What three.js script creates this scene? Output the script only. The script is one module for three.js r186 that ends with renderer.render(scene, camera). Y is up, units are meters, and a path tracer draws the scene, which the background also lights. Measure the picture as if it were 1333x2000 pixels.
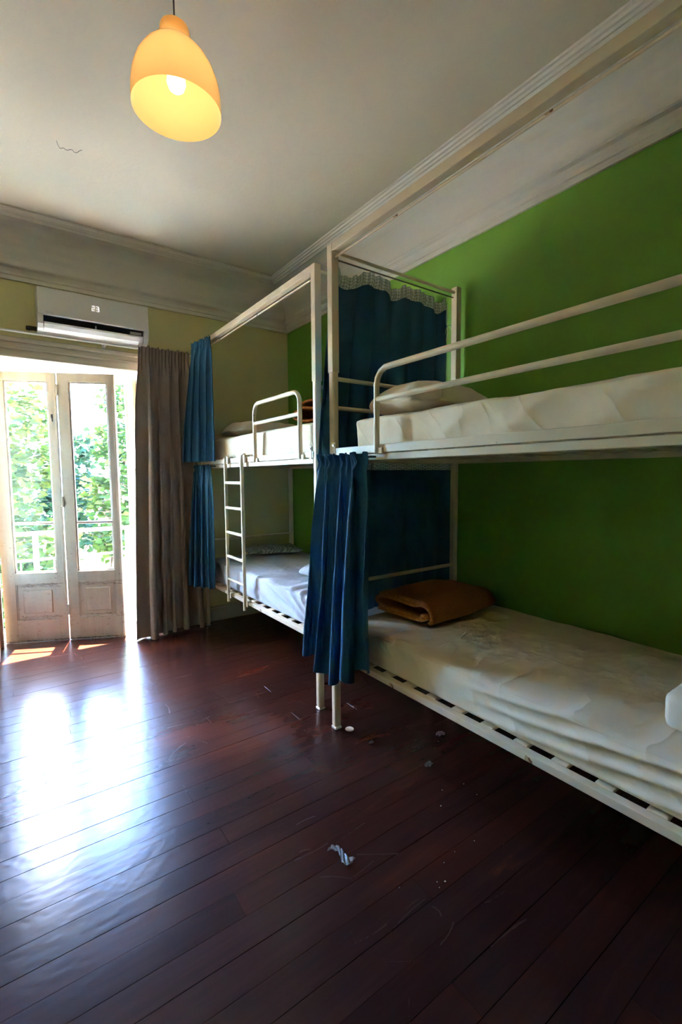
import * as THREE from 'three';
import { RoundedBoxGeometry } from 'three/addons/geometries/RoundedBoxGeometry.js';
import { mergeGeometries, mergeVertices } from 'three/addons/utils/BufferGeometryUtils.js';
import { ImprovedNoise } from 'three/addons/math/ImprovedNoise.js';
import { Sky } from 'three/addons/objects/Sky.js';

// ------------------------------------------------------------------ camera, sky, sun, exposure
const scene = new THREE.Scene();
const camera = new THREE.PerspectiveCamera(95.75, 1333 / 2000, 0.05, 300);
camera.position.set(-2.4325, 1.4042, 4.3262);
camera.rotation.set(-0.0788, -0.6221, -0.0075, 'YXZ');
scene.add(camera);
const renderer = new THREE.WebGLRenderer({ antialias: true });
renderer.toneMapping = THREE.LinearToneMapping;
renderer.toneMappingExposure = 3.8;
renderer.shadowMap.enabled = true;

const SUN = new THREE.Vector3(0.075, 1, -0.275).normalize();
const sky = new Sky();
sky.name = 'sky';
sky.scale.setScalar(280);
sky.material.uniforms.sunPosition.value.copy(SUN);
sky.material.uniforms.turbidity.value = 4;
sky.material.uniforms.rayleigh.value = 1.2;
sky.material.uniforms.mieCoefficient.value = 0.004;
sky.material.uniforms.mieDirectionalG.value = 0.8;
scene.add(sky);
scene.backgroundIntensity = 7.0;
const sun = new THREE.DirectionalLight(new THREE.Color(1.0, 0.8, 0.58), 130);
sun.name = 'sun';
sun.position.copy(SUN).multiplyScalar(40);
sun.castShadow = true;
Object.assign(sun.shadow.camera, { left: -14, right: 14, top: 14, bottom: -14, near: 1, far: 90 });
sun.shadow.mapSize.set(2048, 2048);
scene.add(sun);

// ------------------------------------------------------------------ helpers
let seed = 7;
function rnd() { seed = (seed + 0x6d2b79f5) | 0; let t = Math.imul(seed ^ (seed >>> 15), 1 | seed); t = (t + Math.imul(t ^ (t >>> 7), 61 | t)) ^ t; return ((t ^ (t >>> 14)) >>> 0) / 4294967296; }
const rr = (a, b) => a + (b - a) * rnd();
const V = (x, y, z) => new THREE.Vector3(x, y, z);
const lerp = THREE.MathUtils.lerp, clamp = THREE.MathUtils.clamp, smooth = THREE.MathUtils.smoothstep;
const PN = new ImprovedNoise();
const nz = (x, y = 0, z = 0) => PN.noise(x, y, z);

const used = new Map();
function numbered(name) { const n = used.get(name) ?? 0; used.set(name, n + 1); return n ? `${name}_${String(n).padStart(3, '0')}` : name; }
function tag(o, label, category, group, kind) {
  if (label) o.userData.label = label;
  if (category) o.userData.category = category;
  if (group) o.userData.group = group;
  if (kind) o.userData.kind = kind;
  return o;
}
function thing(name, label, category, [x, y, z] = [0, 0, 0], group) {
  const o = new THREE.Group(); o.name = numbered(name); o.position.set(x, y, z); scene.add(o);
  return tag(o, label, category, group);
}
function flat(g) {                                                   // every geometry as non-indexed position, normal, uv
  let h = g.index ? g.toNonIndexed() : g;
  for (const k of Object.keys(h.attributes)) if (!['position', 'normal', 'uv', 'uv1'].includes(k)) h.deleteAttribute(k);
  if (!h.attributes.normal) h.computeVertexNormals();
  if (!h.attributes.uv) h.setAttribute('uv', new THREE.BufferAttribute(new Float32Array(h.attributes.position.count * 2), 2));
  h.clearGroups(); h.morphAttributes = {};
  return h;
}
function boxUV(g) {                                                  // uv in metres by the face's main direction
  g = flat(g);
  const p = g.attributes.position, uv = new Float32Array(p.count * 2), a = V(), b = V(), c = V(), n = V();
  for (let i = 0; i < p.count; i += 3) {
    a.fromBufferAttribute(p, i); b.fromBufferAttribute(p, i + 1); c.fromBufferAttribute(p, i + 2);
    n.copy(b).sub(a).cross(c.clone().sub(a)); const ax = Math.abs(n.x), ay = Math.abs(n.y), az = Math.abs(n.z);
    [a, b, c].forEach((q, k) => {
      const o = (i + k) * 2;
      if (ax >= ay && ax >= az) { uv[o] = q.z; uv[o + 1] = q.y; } else if (ay >= az) { uv[o] = q.x; uv[o + 1] = q.z; } else { uv[o] = q.x; uv[o + 1] = q.y; }
    });
  }
  g.setAttribute('uv', new THREE.BufferAttribute(uv, 2));
  return g;
}
function merge(list) {
  list = [].concat(list).map(flat);
  const has1 = list.every((g) => g.attributes.uv1);
  if (!has1) list.forEach((g) => g.deleteAttribute('uv1'));
  return list.length === 1 ? list[0] : mergeGeometries(list);
}
function mesh(name, geos, mat, parent = scene, keepUV = false) {
  const g = merge(geos), m = new THREE.Mesh(keepUV ? g : boxUV(g), mat);
  m.name = parent === scene ? numbered(name) : partName(parent, name);
  m.castShadow = m.receiveShadow = true;
  parent.add(m);
  return m;
}
function partName(parent, name) {
  const n = parent.children.filter((c) => c.name === name || c.name.startsWith(name + '_0')).length;
  return n ? `${name}_${String(n).padStart(3, '0')}` : name;
}
function struct(name, geos, mat, parent = scene, keepUV = false) { const m = mesh(name, geos, mat, parent, keepUV); if (parent === scene) m.userData.kind = 'structure'; return m; }
// a bevelled box by its two corners
function bx(x0, x1, y0, y1, z0, z1, r = 0.002) {
  const w = Math.abs(x1 - x0), h = Math.abs(y1 - y0), d = Math.abs(z1 - z0);
  r = Math.min(r, w * 0.45, h * 0.45, d * 0.45);
  const g = r > 0 ? new RoundedBoxGeometry(w, h, d, 1, r) : new THREE.BoxGeometry(w, h, d);
  g.translate((x0 + x1) / 2, (y0 + y1) / 2, (z0 + z1) / 2);
  return flat(g);
}
class Poly extends THREE.Curve {                                      // straight runs joined by arcs
  constructor(pts, rad) {
    super(); this.path = new THREE.CurvePath();
    let last = pts[0].clone();
    for (let i = 1; i < pts.length; i++) {
      if (i === pts.length - 1) { this.path.add(new THREE.LineCurve3(last, pts[i])); break; }
      const a = pts[i].clone().sub(pts[i - 1]).normalize(), b = pts[i + 1].clone().sub(pts[i]).normalize();
      const s = pts[i].clone().addScaledVector(a, -rad), e = pts[i].clone().addScaledVector(b, rad);
      this.path.add(new THREE.LineCurve3(last, s));
      const k = rad * 0.4477;
      this.path.add(new THREE.CubicBezierCurve3(s, s.clone().addScaledVector(a, rad - k), e.clone().addScaledVector(b, -(rad - k)), e));
      last = e;
    }
  }
  getPoint(t, o) { const p = this.path.getPoint(Math.min(t, 0.999999)); return o ? o.copy(p) : p; }
}
function tube(pts, r, seg = 24, rad = 10, bend = 0.06, closed = false) {
  const c = pts.length === 2 ? new THREE.LineCurve3(pts[0], pts[1]) : bend > 0 ? new Poly(pts, bend) : new THREE.CatmullRomCurve3(pts, closed);
  const parts = [new THREE.TubeGeometry(c, pts.length === 2 ? 1 : seg, r, rad, closed)];
  if (!closed) for (const t of [0, 1]) {
    const p = c.getPoint(t), d = c.getTangent(t).multiplyScalar(t ? 1 : -1), cap = new THREE.CircleGeometry(r, rad);
    cap.applyQuaternion(new THREE.Quaternion().setFromUnitVectors(V(0, 0, 1), d)); cap.translate(p.x, p.y, p.z); parts.push(cap);
  }
  return merge(parts);
}
function grid(nu, nv, f, thick = 0) {                                  // f(u, v) -> Vector3; uv in metres; thick: a second face behind
  const P = [], UV = [], I = [], pts = [];
  for (let j = 0; j <= nv; j++) for (let i = 0; i <= nu; i++) pts.push(f(i / nu, j / nv));
  const at = (i, j) => pts[j * (nu + 1) + i];
  let lu = [];
  for (let j = 0; j <= nv; j++) { let s = 0; for (let i = 0; i <= nu; i++) { if (i) s += at(i, j).distanceTo(at(i - 1, j)); lu[j * (nu + 1) + i] = s; } }
  const mid = Math.floor(nv / 2);
  for (let j = 0; j <= nv; j++) for (let i = 0; i <= nu; i++) { const p = at(i, j); P.push(p.x, p.y, p.z); UV.push(lu[mid * (nu + 1) + i], j ? 1 : 0); }
  for (let i = 0; i <= nu; i++) { let s = 0; for (let j = 0; j <= nv; j++) { if (j) s += at(i, j).distanceTo(at(i, j - 1)); UV[(j * (nu + 1) + i) * 2 + 1] = s; } }
  for (let j = 0; j < nv; j++) for (let i = 0; i < nu; i++) { const a = j * (nu + 1) + i, b = a + 1, c = a + nu + 1, d = c + 1; I.push(a, c, b, b, c, d); }
  const g = new THREE.BufferGeometry();
  g.setAttribute('position', new THREE.Float32BufferAttribute(P, 3)); g.setAttribute('uv', new THREE.Float32BufferAttribute(UV, 2)); g.setIndex(I); g.computeVertexNormals();
  if (!thick) return flat(g);
  const n = g.attributes.normal, N = P.length / 3, P2 = [], UV2 = [], I2 = [];
  for (let k = 0; k < N; k++) P2.push(P[k * 3] - n.getX(k) * thick, P[k * 3 + 1] - n.getY(k) * thick, P[k * 3 + 2] - n.getZ(k) * thick);
  const A = [...P, ...P2]; UV2.push(...UV, ...UV);
  for (let k = 0; k < I.length; k += 3) I2.push(I[k + 2] + N, I[k + 1] + N, I[k] + N);
  const edge = [];
  for (let i = 0; i < nu; i++) edge.push([i, i + 1], [nv * (nu + 1) + i + 1, nv * (nu + 1) + i]);
  for (let j = 0; j < nv; j++) edge.push([(j + 1) * (nu + 1), j * (nu + 1)], [j * (nu + 1) + nu, (j + 1) * (nu + 1) + nu]);
  for (const [a, b] of edge) I2.push(a, b, a + N, b, b + N, a + N);
  const h = new THREE.BufferGeometry();
  h.setAttribute('position', new THREE.Float32BufferAttribute(A, 3)); h.setAttribute('uv', new THREE.Float32BufferAttribute(UV2, 2)); h.setIndex([...I, ...I2]); h.computeVertexNormals();
  return flat(h);
}
// a soft block: rounded box with fine faces, pushed about by disp(p, n)
function soft(w, h, d, r, [sx, sy, sz], disp) {
  let g = new THREE.BoxGeometry(w, h, d, sx, sy, sz); g.deleteAttribute('uv'); g.deleteAttribute('normal'); g = mergeVertices(g, 1e-5);
  const p = g.attributes.position, q = V(), inner = V(), n = V();
  const ix = w / 2 - r, iy = h / 2 - r, iz = d / 2 - r;
  for (let i = 0; i < p.count; i++) {
    q.fromBufferAttribute(p, i);
    inner.set(clamp(q.x, -ix, ix), clamp(q.y, -iy, iy), clamp(q.z, -iz, iz)); n.copy(q).sub(inner);
    if (n.length() > 1e-6) { n.normalize(); q.copy(inner).addScaledVector(n, r); } else n.set(0, 1, 0);
    disp && disp(q, n);
    p.setXYZ(i, q.x, q.y, q.z);
  }
  g.computeVertexNormals();
  return g;
}
function softUV(g) { const p = g.attributes.position, n = g.attributes.normal, uv = []; for (let i = 0; i < p.count; i++) { const side = Math.abs(n.y(i) ?? 0); uv.push(p.getX(i) + 0.3 * p.getY(i), p.getZ(i) + p.getY(i)); } g.setAttribute('uv', new THREE.Float32BufferAttribute(uv, 2)); return g; }
function planUV(g) { const p = g.attributes.position, uv = []; for (let i = 0; i < p.count; i++) uv.push(p.getX(i) - p.getY(i), p.getZ(i) + p.getY(i) * 0.6); g.setAttribute('uv', new THREE.Float32BufferAttribute(uv, 2)); return flat(g); }

// ------------------------------------------------------------------ textures
function hash(i, j, s) { let h = Math.imul(i, 374761393) + Math.imul(j, 668265263) + Math.imul(s, 2147483647 ^ 0x5bd1e995); h = Math.imul(h ^ (h >>> 13), 1274126177); return ((h ^ (h >>> 16)) >>> 0) / 4294967296; }
function vn(x, y, px, py, s) {                                        // value noise that repeats after px, py
  const i = Math.floor(x), j = Math.floor(y), f = x - i, g = y - j, u = f * f * (3 - 2 * f), v = g * g * (3 - 2 * g);
  const m = (a, n) => ((a % n) + n) % n, i0 = m(i, px), i1 = m(i + 1, px), j0 = m(j, py), j1 = m(j + 1, py);
  return lerp(lerp(hash(i0, j0, s), hash(i1, j0, s), u), lerp(hash(i0, j1, s), hash(i1, j1, s), u), v);
}
function fbm(u, v, fx, fy, oct, s) { let a = 0.5, t = 0, n = 0; for (let o = 0; o < oct; o++) { t += a * vn(u * fx, v * fy, fx, fy, s + o); n += a; a *= 0.5; fx *= 2; fy *= 2; } return t / n; }
function dataTex(W, H, f, srgb, size, size2 = size) {                   // f(u, v) -> [r, g, b] or a grey in 0..1; one tile covers size metres
  const d = new Uint8Array(W * H * 4);
  for (let y = 0; y < H; y++) for (let x = 0; x < W; x++) {
    const c = f(x / W, y / H), o = (y * W + x) * 4;
    if (typeof c === 'number') d[o] = d[o + 1] = d[o + 2] = clamp(c, 0, 1) * 255; else for (let k = 0; k < 3; k++) d[o + k] = clamp(c[k], 0, 1) * 255;
    d[o + 3] = 255;
  }
  const t = new THREE.DataTexture(d, W, H); t.magFilter = THREE.LinearFilter; t.minFilter = THREE.LinearMipmapLinearFilter; t.wrapS = t.wrapT = THREE.RepeatWrapping;
  if (srgb) t.colorSpace = THREE.SRGBColorSpace; t.repeat.set(1 / size, 1 / size2); t.needsUpdate = true;
  return t;
}
const T = {};
T.plaster = dataTex(512, 512, (u, v) => 0.6 * fbm(u, v, 6, 6, 5, 1) + 0.4 * fbm(u, v, 60, 60, 2, 9), false, 1.3);
T.plasterTone = dataTex(512, 512, (u, v) => { const k = 0.95 + 0.05 * fbm(u, v, 4, 4, 5, 21); return [k, k, k * 0.995]; }, true, 2.1);
T.weave = dataTex(256, 256, (u, v) => 0.5 + 0.25 * Math.sin(u * Math.PI * 2 * 64) * Math.sin(v * Math.PI * 2 * 64) + 0.25 * (fbm(u, v, 64, 8, 2, 3) - 0.5) + 0.2 * (fbm(u, v, 8, 64, 2, 5) - 0.5), false, 0.09);
T.heather = dataTex(256, 256, (u, v) => { const k = 0.92 + 0.12 * (fbm(u, v, 90, 30, 2, 31) + fbm(u, v, 30, 90, 2, 33) - 1) + 0.1 * fbm(u, v, 3, 3, 3, 2); return [k, k, k]; }, true, 0.22);
T.crease = dataTex(512, 512, (u, v) => { const w = fbm(u, v, 3, 3, 3, 41) * 1.6; const a = Math.abs(fbm(u + w * 0.13, v + w * 0.1, 5, 9, 4, 47) - 0.5) * 2; return 0.75 * Math.pow(1 - a, 3) + 0.25 * fbm(u, v, 24, 24, 3, 49); }, false, 0.9);
T.wool = dataTex(256, 256, (u, v) => 0.55 * fbm(u, v, 40, 40, 2, 61) + 0.45 * fbm(u, v, 120, 120, 1, 63), false, 0.16);
T.woolTone = dataTex(256, 256, (u, v) => { const k = 0.72 + 0.32 * fbm(u, v, 46, 46, 3, 67); return [k, k, k]; }, true, 0.16);
T.check = dataTex(128, 128, (u, v) => { const band = (t) => ((t * 4) % 1 < 0.17 ? 1 : 0), s = band(u) + band(v), k = 0.93 - s * 0.24 + 0.05 * (fbm(u, v, 32, 32, 1, 71) - 0.5); return [k * 0.97, k, k * 0.98]; }, true, 0.075);
T.speck = dataTex(256, 256, (u, v) => { const k = fbm(u, v, 24, 24, 2, 81) > 0.53 ? 0.62 : 0.92; return [k * 0.96, k, k * 0.98]; }, true, 0.2);
T.metal = dataTex(512, 512, (u, v) => { const r = fbm(u, v, 14, 14, 4, 91), g = fbm(u, v, 40, 40, 2, 95), k = 0.95 + 0.05 * fbm(u, v, 5, 5, 3, 93); return r > 0.81 && g > 0.5 ? [0.5, 0.33, 0.2] : r > 0.80 ? [0.85 * k, 0.76 * k, 0.64 * k] : [k, k * 0.99, k * 0.97]; }, true, 0.7);
T.bark = dataTex(128, 128, (u, v) => { const k = 0.5 + 0.5 * fbm(u, v, 14, 4, 4, 101); return [k, k * 0.95, k * 0.9]; }, true, 0.5);

// the floorboards share one sheet of colour and one of gloss, laid out in metres (3.6 m tile), the worn marks where the photograph has them
const FT = 3.6;
function floorCanvas(W, base, marks) {
  const c = document.createElement('canvas'); c.width = c.height = W;
  const x = c.getContext('2d'), im = x.createImageData(W, W);
  for (let j = 0; j < W; j++) for (let i = 0; i < W; i++) { const k = base(i / W, 1 - j / W), o = (j * W + i) * 4; im.data[o] = k[0]; im.data[o + 1] = k[1]; im.data[o + 2] = k[2]; im.data[o + 3] = 255; }
  x.putImageData(im, 0, 0); marks(x, W);
  const t = new THREE.CanvasTexture(c); t.wrapS = t.wrapT = THREE.RepeatWrapping; t.repeat.set(1 / FT, 1 / FT); t.magFilter = THREE.LinearFilter;
  return t;
}
const fx = (X, W) => ((((X % FT) + FT) % FT) / FT) * W, fy = (Z, W) => (1 - (((Z % FT) + FT) % FT) / FT) * W;
function scratches(x, W, n, style, long) {
  for (let k = 0; k < n; k++) {
    const X = rr(0, W), Y = rr(0, W), a = rnd() < 0.5 ? rr(-0.15, 0.15) : rr(0, 6.28), L = rr(0.02, long) * W / FT;
    x.strokeStyle = style(rnd()); x.lineWidth = rr(0.4, 1.3) * W / 2048;
    x.beginPath(); x.moveTo(X, Y); x.quadraticCurveTo(X + Math.cos(a) * L * 0.5 + rr(-4, 4), Y + Math.sin(a) * L * 0.5 + rr(-4, 4), X + Math.cos(a + rr(-0.3, 0.3)) * L, Y + Math.sin(a) * L); x.stroke();
  }
}
T.floor = floorCanvas(2048, (u, v) => {
  const g = fbm(u, v, 8, 150, 3, 111), b = fbm(u, v, 5, 9, 4, 117), f = fbm(u, v, 40, 400, 1, 119), k = 0.8 + 0.2 * g + 0.08 * (f - 0.5), r = smooth(b, 0.5, 0.78);
  return [(62 + 28 * r) * k + 9, (33 + 9 * r) * k + 6, (27 + 3 * r) * k + 5];
}, (x, W) => {
  scratches(x, W, 380, (q) => `rgba(130,96,84,${0.02 + 0.06 * q})`, 0.22);
  const blot = (X, Z, w, h, a, col) => { for (let k = 0; k < 26; k++) { x.fillStyle = `rgba(${col},${a * rr(0.05, 0.3)})`; x.beginPath(); x.ellipse(fx(X + rr(-w, w), W), fy(Z + rr(-h, h), W), rr(4, 26), rr(1.5, 6), rr(-0.2, 0.2), 0, 7); x.fill(); } };
  blot(-0.93, 2.47, 0.05, 0.02, 0.9, '168,82,34'); blot(-0.8, 2.5, 0.09, 0.02, 0.5, '140,72,36'); blot(-1.02, 2.85, 0.11, 0.06, 0.3, '126,74,44'); blot(-1.2, 2.88, 0.2, 0.02, 0.4, '120,66,40');
  blot(-1.05, 3.4, 0.06, 0.02, 0.6, '120,56,24'); blot(-1.2, 2.1, 0.12, 0.03, 0.35, '130,66,44'); blot(-1.3, 0.8, 0.3, 0.08, 0.25, '110,52,40'); blot(-1.5, 2.55, 0.3, 0.03, 0.3, '112,56,36');
});
T.floor.colorSpace = THREE.SRGBColorSpace;
T.floorGloss = floorCanvas(1024, (u, v) => { const k = 0.16 + 0.12 * fbm(u, v, 5, 6, 5, 131) + 0.03 * fbm(u, v, 12, 160, 2, 137) ; return [255 * k, 255 * k, 255 * k]; }, (x, W) => scratches(x, W, 600, (q) => `rgba(200,200,200,${0.06 + 0.18 * q})`, 0.22));
T.floorBump = floorCanvas(1024, (u, v) => { const k = 0.65 * fbm(u, v, 10, 14, 4, 151) + 0.1 * fbm(u, v, 8, 260, 2, 153) + 0.25 * fbm(u, v, 160, 200, 1, 155); return [255 * k, 255 * k, 255 * k]; }, (x, W) => scratches(x, W, 300, (q) => `rgba(20,20,20,${0.1 + 0.3 * q})`, 0.25));
for (const t of [T.floor, T.floorGloss, T.floorBump]) t.channel = 1;

// worn paint of a door leaf: chips and grime gather low down; one sheet for a whole leaf
function leafPaint(s) {
  seed = s;
  const c = document.createElement('canvas'); c.width = 256; c.height = 1024; const x = c.getContext('2d');
  x.fillStyle = '#a59b8c'; x.fillRect(0, 0, 256, 1024);
  for (let k = 0; k < 900; k++) { x.fillStyle = `rgba(${rnd() < 0.5 ? '146,136,122' : '186,178,165'},${rr(0.02, 0.1)})`; x.fillRect(rr(-20, 256), rr(-20, 1024), rr(4, 40), rr(20, 160)); }
  for (let k = 0; k < 260; k++) { const y = 1024 - Math.pow(rnd(), 2.2) * 420, a = rr(0.15, 0.6); x.fillStyle = rnd() < 0.6 ? `rgba(104,92,78,${a})` : `rgba(168,134,112,${a})`; x.beginPath(); x.ellipse(rr(0, 256), y, rr(0.6, 6), rr(0.5, 2.2), 0, 0, 7); x.fill(); }
  for (const [u0, u1, v] of [[0.2, 0.9, 0.501], [0.2, 0.9, 0.196], [0.22, 0.85, 0.48], [0.24, 0.84, 0.215]]) for (let k = 0; k < 70; k++) { x.fillStyle = `rgba(86,72,58,${rr(0.1, 0.6)})`; x.fillRect(rr(u0, u1) * 256, 1024 * (1 - (v + rr(-0.006, 0.008)) / 2.28), rr(2, 14), rr(0.6, 2)); }
  for (let k = 0; k < 90; k++) { x.fillStyle = `rgba(70,58,46,${rr(0.2, 0.7)})`; x.fillRect(rr(0, 256), 1024 - rr(0, 9), rr(3, 20), rr(1, 4)); }
  const t = new THREE.CanvasTexture(c); t.colorSpace = THREE.SRGBColorSpace; t.wrapS = t.wrapT = THREE.RepeatWrapping; t.repeat.set(1 / 0.52, 1 / 2.28); t.magFilter = THREE.LinearFilter;
  return t;
}

// ------------------------------------------------------------------ materials
const S = (o) => new THREE.MeshStandardMaterial(o), C = (r, g, b) => new THREE.Color().setRGB(r, g, b);
const M = {
  ceiling: S({ color: '#d9ccb4', map: T.plasterTone, bumpMap: T.plaster, bumpScale: 0.0025, roughness: 0.85 }),
  cove: S({ color: '#f1e8d8', map: T.plasterTone, bumpMap: T.plaster, bumpScale: 0.002, roughness: 0.85 }),
  trim: S({ color: '#ebe2d2', map: T.plasterTone, bumpMap: T.plaster, bumpScale: 0.001, roughness: 0.6 }),
  green: S({ color: '#70a02f', map: T.plasterTone, bumpMap: T.plaster, bumpScale: 0.002, roughness: 0.6 }),
  olive: S({ color: '#dbd092', map: T.plasterTone, bumpMap: T.plaster, bumpScale: 0.002, roughness: 0.65 }),
  skirting: S({ color: '#cfc6b2', map: T.plasterTone, roughness: 0.55 }),
  facade: S({ color: '#d9c7b0', map: T.plasterTone, roughness: 0.9 }),
  subfloor: S({ color: '#120b08', roughness: 0.9 }),
  metal: S({ color: '#f1dfc0', map: T.metal, roughness: 0.42 }),
  steel: S({ color: '#8d8478', metalness: 0.8, roughness: 0.4 }),
  sheetWarm: S({ color: '#f5dfbe', bumpMap: T.crease, bumpScale: 0.0055, roughness: 0.9, side: THREE.DoubleSide }),
  sheetCool: S({ color: '#c6c7cb', bumpMap: T.crease, bumpScale: 0.0055, roughness: 0.9 }),
  pillow: S({ color: '#eadac2', bumpMap: T.crease, bumpScale: 0.005, roughness: 0.95 }),
  pillowGrey: S({ color: '#b9bcb6', map: T.speck, bumpMap: T.crease, bumpScale: 0.004, roughness: 0.95 }),
  blue: new THREE.MeshPhysicalMaterial({ color: '#1e5a7e', map: T.heather, bumpMap: T.weave, bumpScale: 0.0006, roughness: 0.75, sheen: 0.15, sheenRoughness: 0.5, sheenColor: C(0.1, 0.22, 0.32), side: THREE.DoubleSide }),
  check: S({ color: '#f2f4ef', map: T.check, roughness: 0.95, side: THREE.DoubleSide }),
  brown: S({ color: '#9a877a', map: T.heather, bumpMap: T.weave, bumpScale: 0.0006, roughness: 0.9, side: THREE.DoubleSide }),
  wool: S({ color: '#c4701e', map: T.woolTone, bumpMap: T.wool, bumpScale: 0.004, roughness: 1, side: THREE.DoubleSide }),
  plastic: S({ color: '#e6e1d8', roughness: 0.35 }),
  dark: S({ color: '#141414', roughness: 0.5 }),
  paintWood: S({ color: '#ddd0b8', map: T.plasterTone, roughness: 0.5 }),
  glass: new THREE.MeshPhysicalMaterial({ color: '#eef0ee', transmission: 1, thickness: 0, roughness: 0, ior: 1.45 }),
  cord: S({ color: '#d8d8d4', roughness: 0.8 }),
  mint: S({ color: '#a9c9bd', roughness: 0.5 }),
  concrete: S({ color: '#efe9df', map: T.plasterTone, bumpMap: T.plaster, bumpScale: 0.003, roughness: 0.9 }),
};
const woods = [[1, 1, 1], [0.86, 0.82, 0.82], [1.12, 1.0, 0.96], [0.95, 0.98, 1.0], [1.2, 1.02, 0.92]].map((k) => new THREE.MeshPhysicalMaterial({ ior: 1.45, specularIntensity: 0.6, color: C(...k.map((q) => q * 0.7)), map: T.floor, roughness: 1, roughnessMap: T.floorGloss, bumpMap: T.floorBump, bumpScale: 0.0012 }));

// ------------------------------------------------------------------ the room
const XL = -4.7, ZF = 6.2, CEIL = 3.24, OUT = -0.57;       // left wall, wall behind the camera, ceiling, outer face of the window wall
const DX0 = -2.575, DX1 = -1.44, DTOP = 2.325;             // the balcony doorway
{
  const s = new THREE.Shape(); s.moveTo(XL - 0.2, -0.25); s.lineTo(0.2, -0.25); s.lineTo(0.2, CEIL + 0.2); s.lineTo(XL - 0.2, CEIL + 0.2); s.closePath();
  const h = new THREE.Path(); h.moveTo(DX0, -0.03); h.lineTo(DX0, DTOP); h.lineTo(DX1, DTOP); h.lineTo(DX1, -0.03); h.closePath(); s.holes.push(h);
  const g = new THREE.ExtrudeGeometry(s, { depth: -OUT, bevelEnabled: false }); g.translate(0, 0, OUT);
  struct('wall_back', g, M.olive);
  struct('wall_right', bx(0, 0.2, -0.25, CEIL + 0.2, 0, ZF, 0), M.green);
  struct('wall_left', bx(XL - 0.2, XL, -0.25, CEIL + 0.2, 0, ZF, 0), M.olive);
  struct('wall_front', bx(XL - 0.2, 0.2, -0.25, CEIL + 0.2, ZF, ZF + 0.2, 0), M.olive);
  const ceil = struct('ceiling', bx(XL - 0.2, 0.2, CEIL, CEIL + 0.2, -0.57, ZF + 0.2, 0), M.ceiling);
  const crack = [[-2.121, 1.246], [-2.112, 1.215], [-2.098, 1.19], [-2.085, 1.205], [-2.07, 1.195], [-2.045, 1.216], [-2.03, 1.2], [-2.019, 1.205], [-2.008, 1.23], [-1.998, 1.245]].map(([x, z]) => V(x, CEIL - 0.0008, z));
  mesh('paint_crack', tube(crack, 0.0012, 50, 5, 0), M.dark, ceil);
  const mouldings = [[0, 2.872], [0.016, 2.872], [0.019, 2.9], [0.026, 2.905], [0.03, 2.925], [0.042, 2.945], [0.06, 2.955], [0.066, 2.962], [0.066, 2.972], [0, 2.974]];
  const cove = [[0, 2.97]]; for (let k = 0; k <= 12; k++) { const a = (k / 12) * Math.PI / 2; cove.push([0.045 + 0.255 * (1 - Math.cos(a)), 2.974 + 0.226 * Math.sin(a)]); } cove.push([0.3, CEIL + 0.01], [0, CEIL + 0.01]);
  const bead = [[0.29, CEIL + 0.004], [0.29, 3.196], [0.305, 3.192], [0.312, 3.2], [0.318, 3.206], [0.328, 3.206], [0.334, 3.216], [0.345, 3.218], [0.352, 3.228], [0.364, 3.229], [0.366, CEIL + 0.004]];
  const corners = [[XL, 0], [0, 0], [0, ZF], [XL, ZF]], inward = [[1, 1], [-1, 1], [-1, -1], [1, -1]];
  const run = (profile, w) => {
    const a = corners[w], ia = inward[w], b = corners[(w + 1) % 4], ib = inward[(w + 1) % 4], pos = [];
    const at = (c, i, q) => [c[0] + i[0] * q[0], q[1], c[1] + i[1] * q[0]];
    for (let k = 0; k + 1 < profile.length; k++) { const p = profile[k], q = profile[k + 1], A = at(a, ia, p), B = at(b, ib, p), Cc = at(b, ib, q), D = at(a, ia, q); pos.push(...A, ...B, ...Cc, ...A, ...Cc, ...D); }
    const g = new THREE.BufferGeometry(); g.setAttribute('position', new THREE.Float32BufferAttribute(pos, 3)); g.computeVertexNormals(); return g;
  };
  let n = 1;
  for (let w = 0; w < 4; w++) { struct('trim_' + n++, run(mouldings, w), M.trim); struct('trim_' + n++, run(cove, w), M.cove); struct('trim_' + n++, run(bead, w), M.trim); }
  const skirt = (x0, x1, z0, z1) => [bx(x0, x1, 0.001, 0.115, z0, z1, 0.004)];
  struct('baseboard_back', [bx(-1.34, 0, 0.002, 0.125, 0, 0.018, 0.003), bx(-1.34, 0, 0.125, 0.14, 0, 0.011, 0.003), bx(XL, -2.69, 0.002, 0.125, 0, 0.018, 0.003)], M.skirting);
  struct('baseboard_right', [bx(-0.018, 0, 0.002, 0.125, 0.02, ZF, 0.003), bx(-0.011, 0, 0.125, 0.14, 0.02, ZF, 0.003)], M.skirting);
  struct('baseboard_left', bx(XL, XL + 0.018, 0.002, 0.125, 0.02, ZF, 0.003), M.skirting);
  struct('baseboard_front', bx(XL + 0.02, -0.02, 0.002, 0.125, ZF - 0.018, ZF, 0.003), M.skirting);
}
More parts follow.
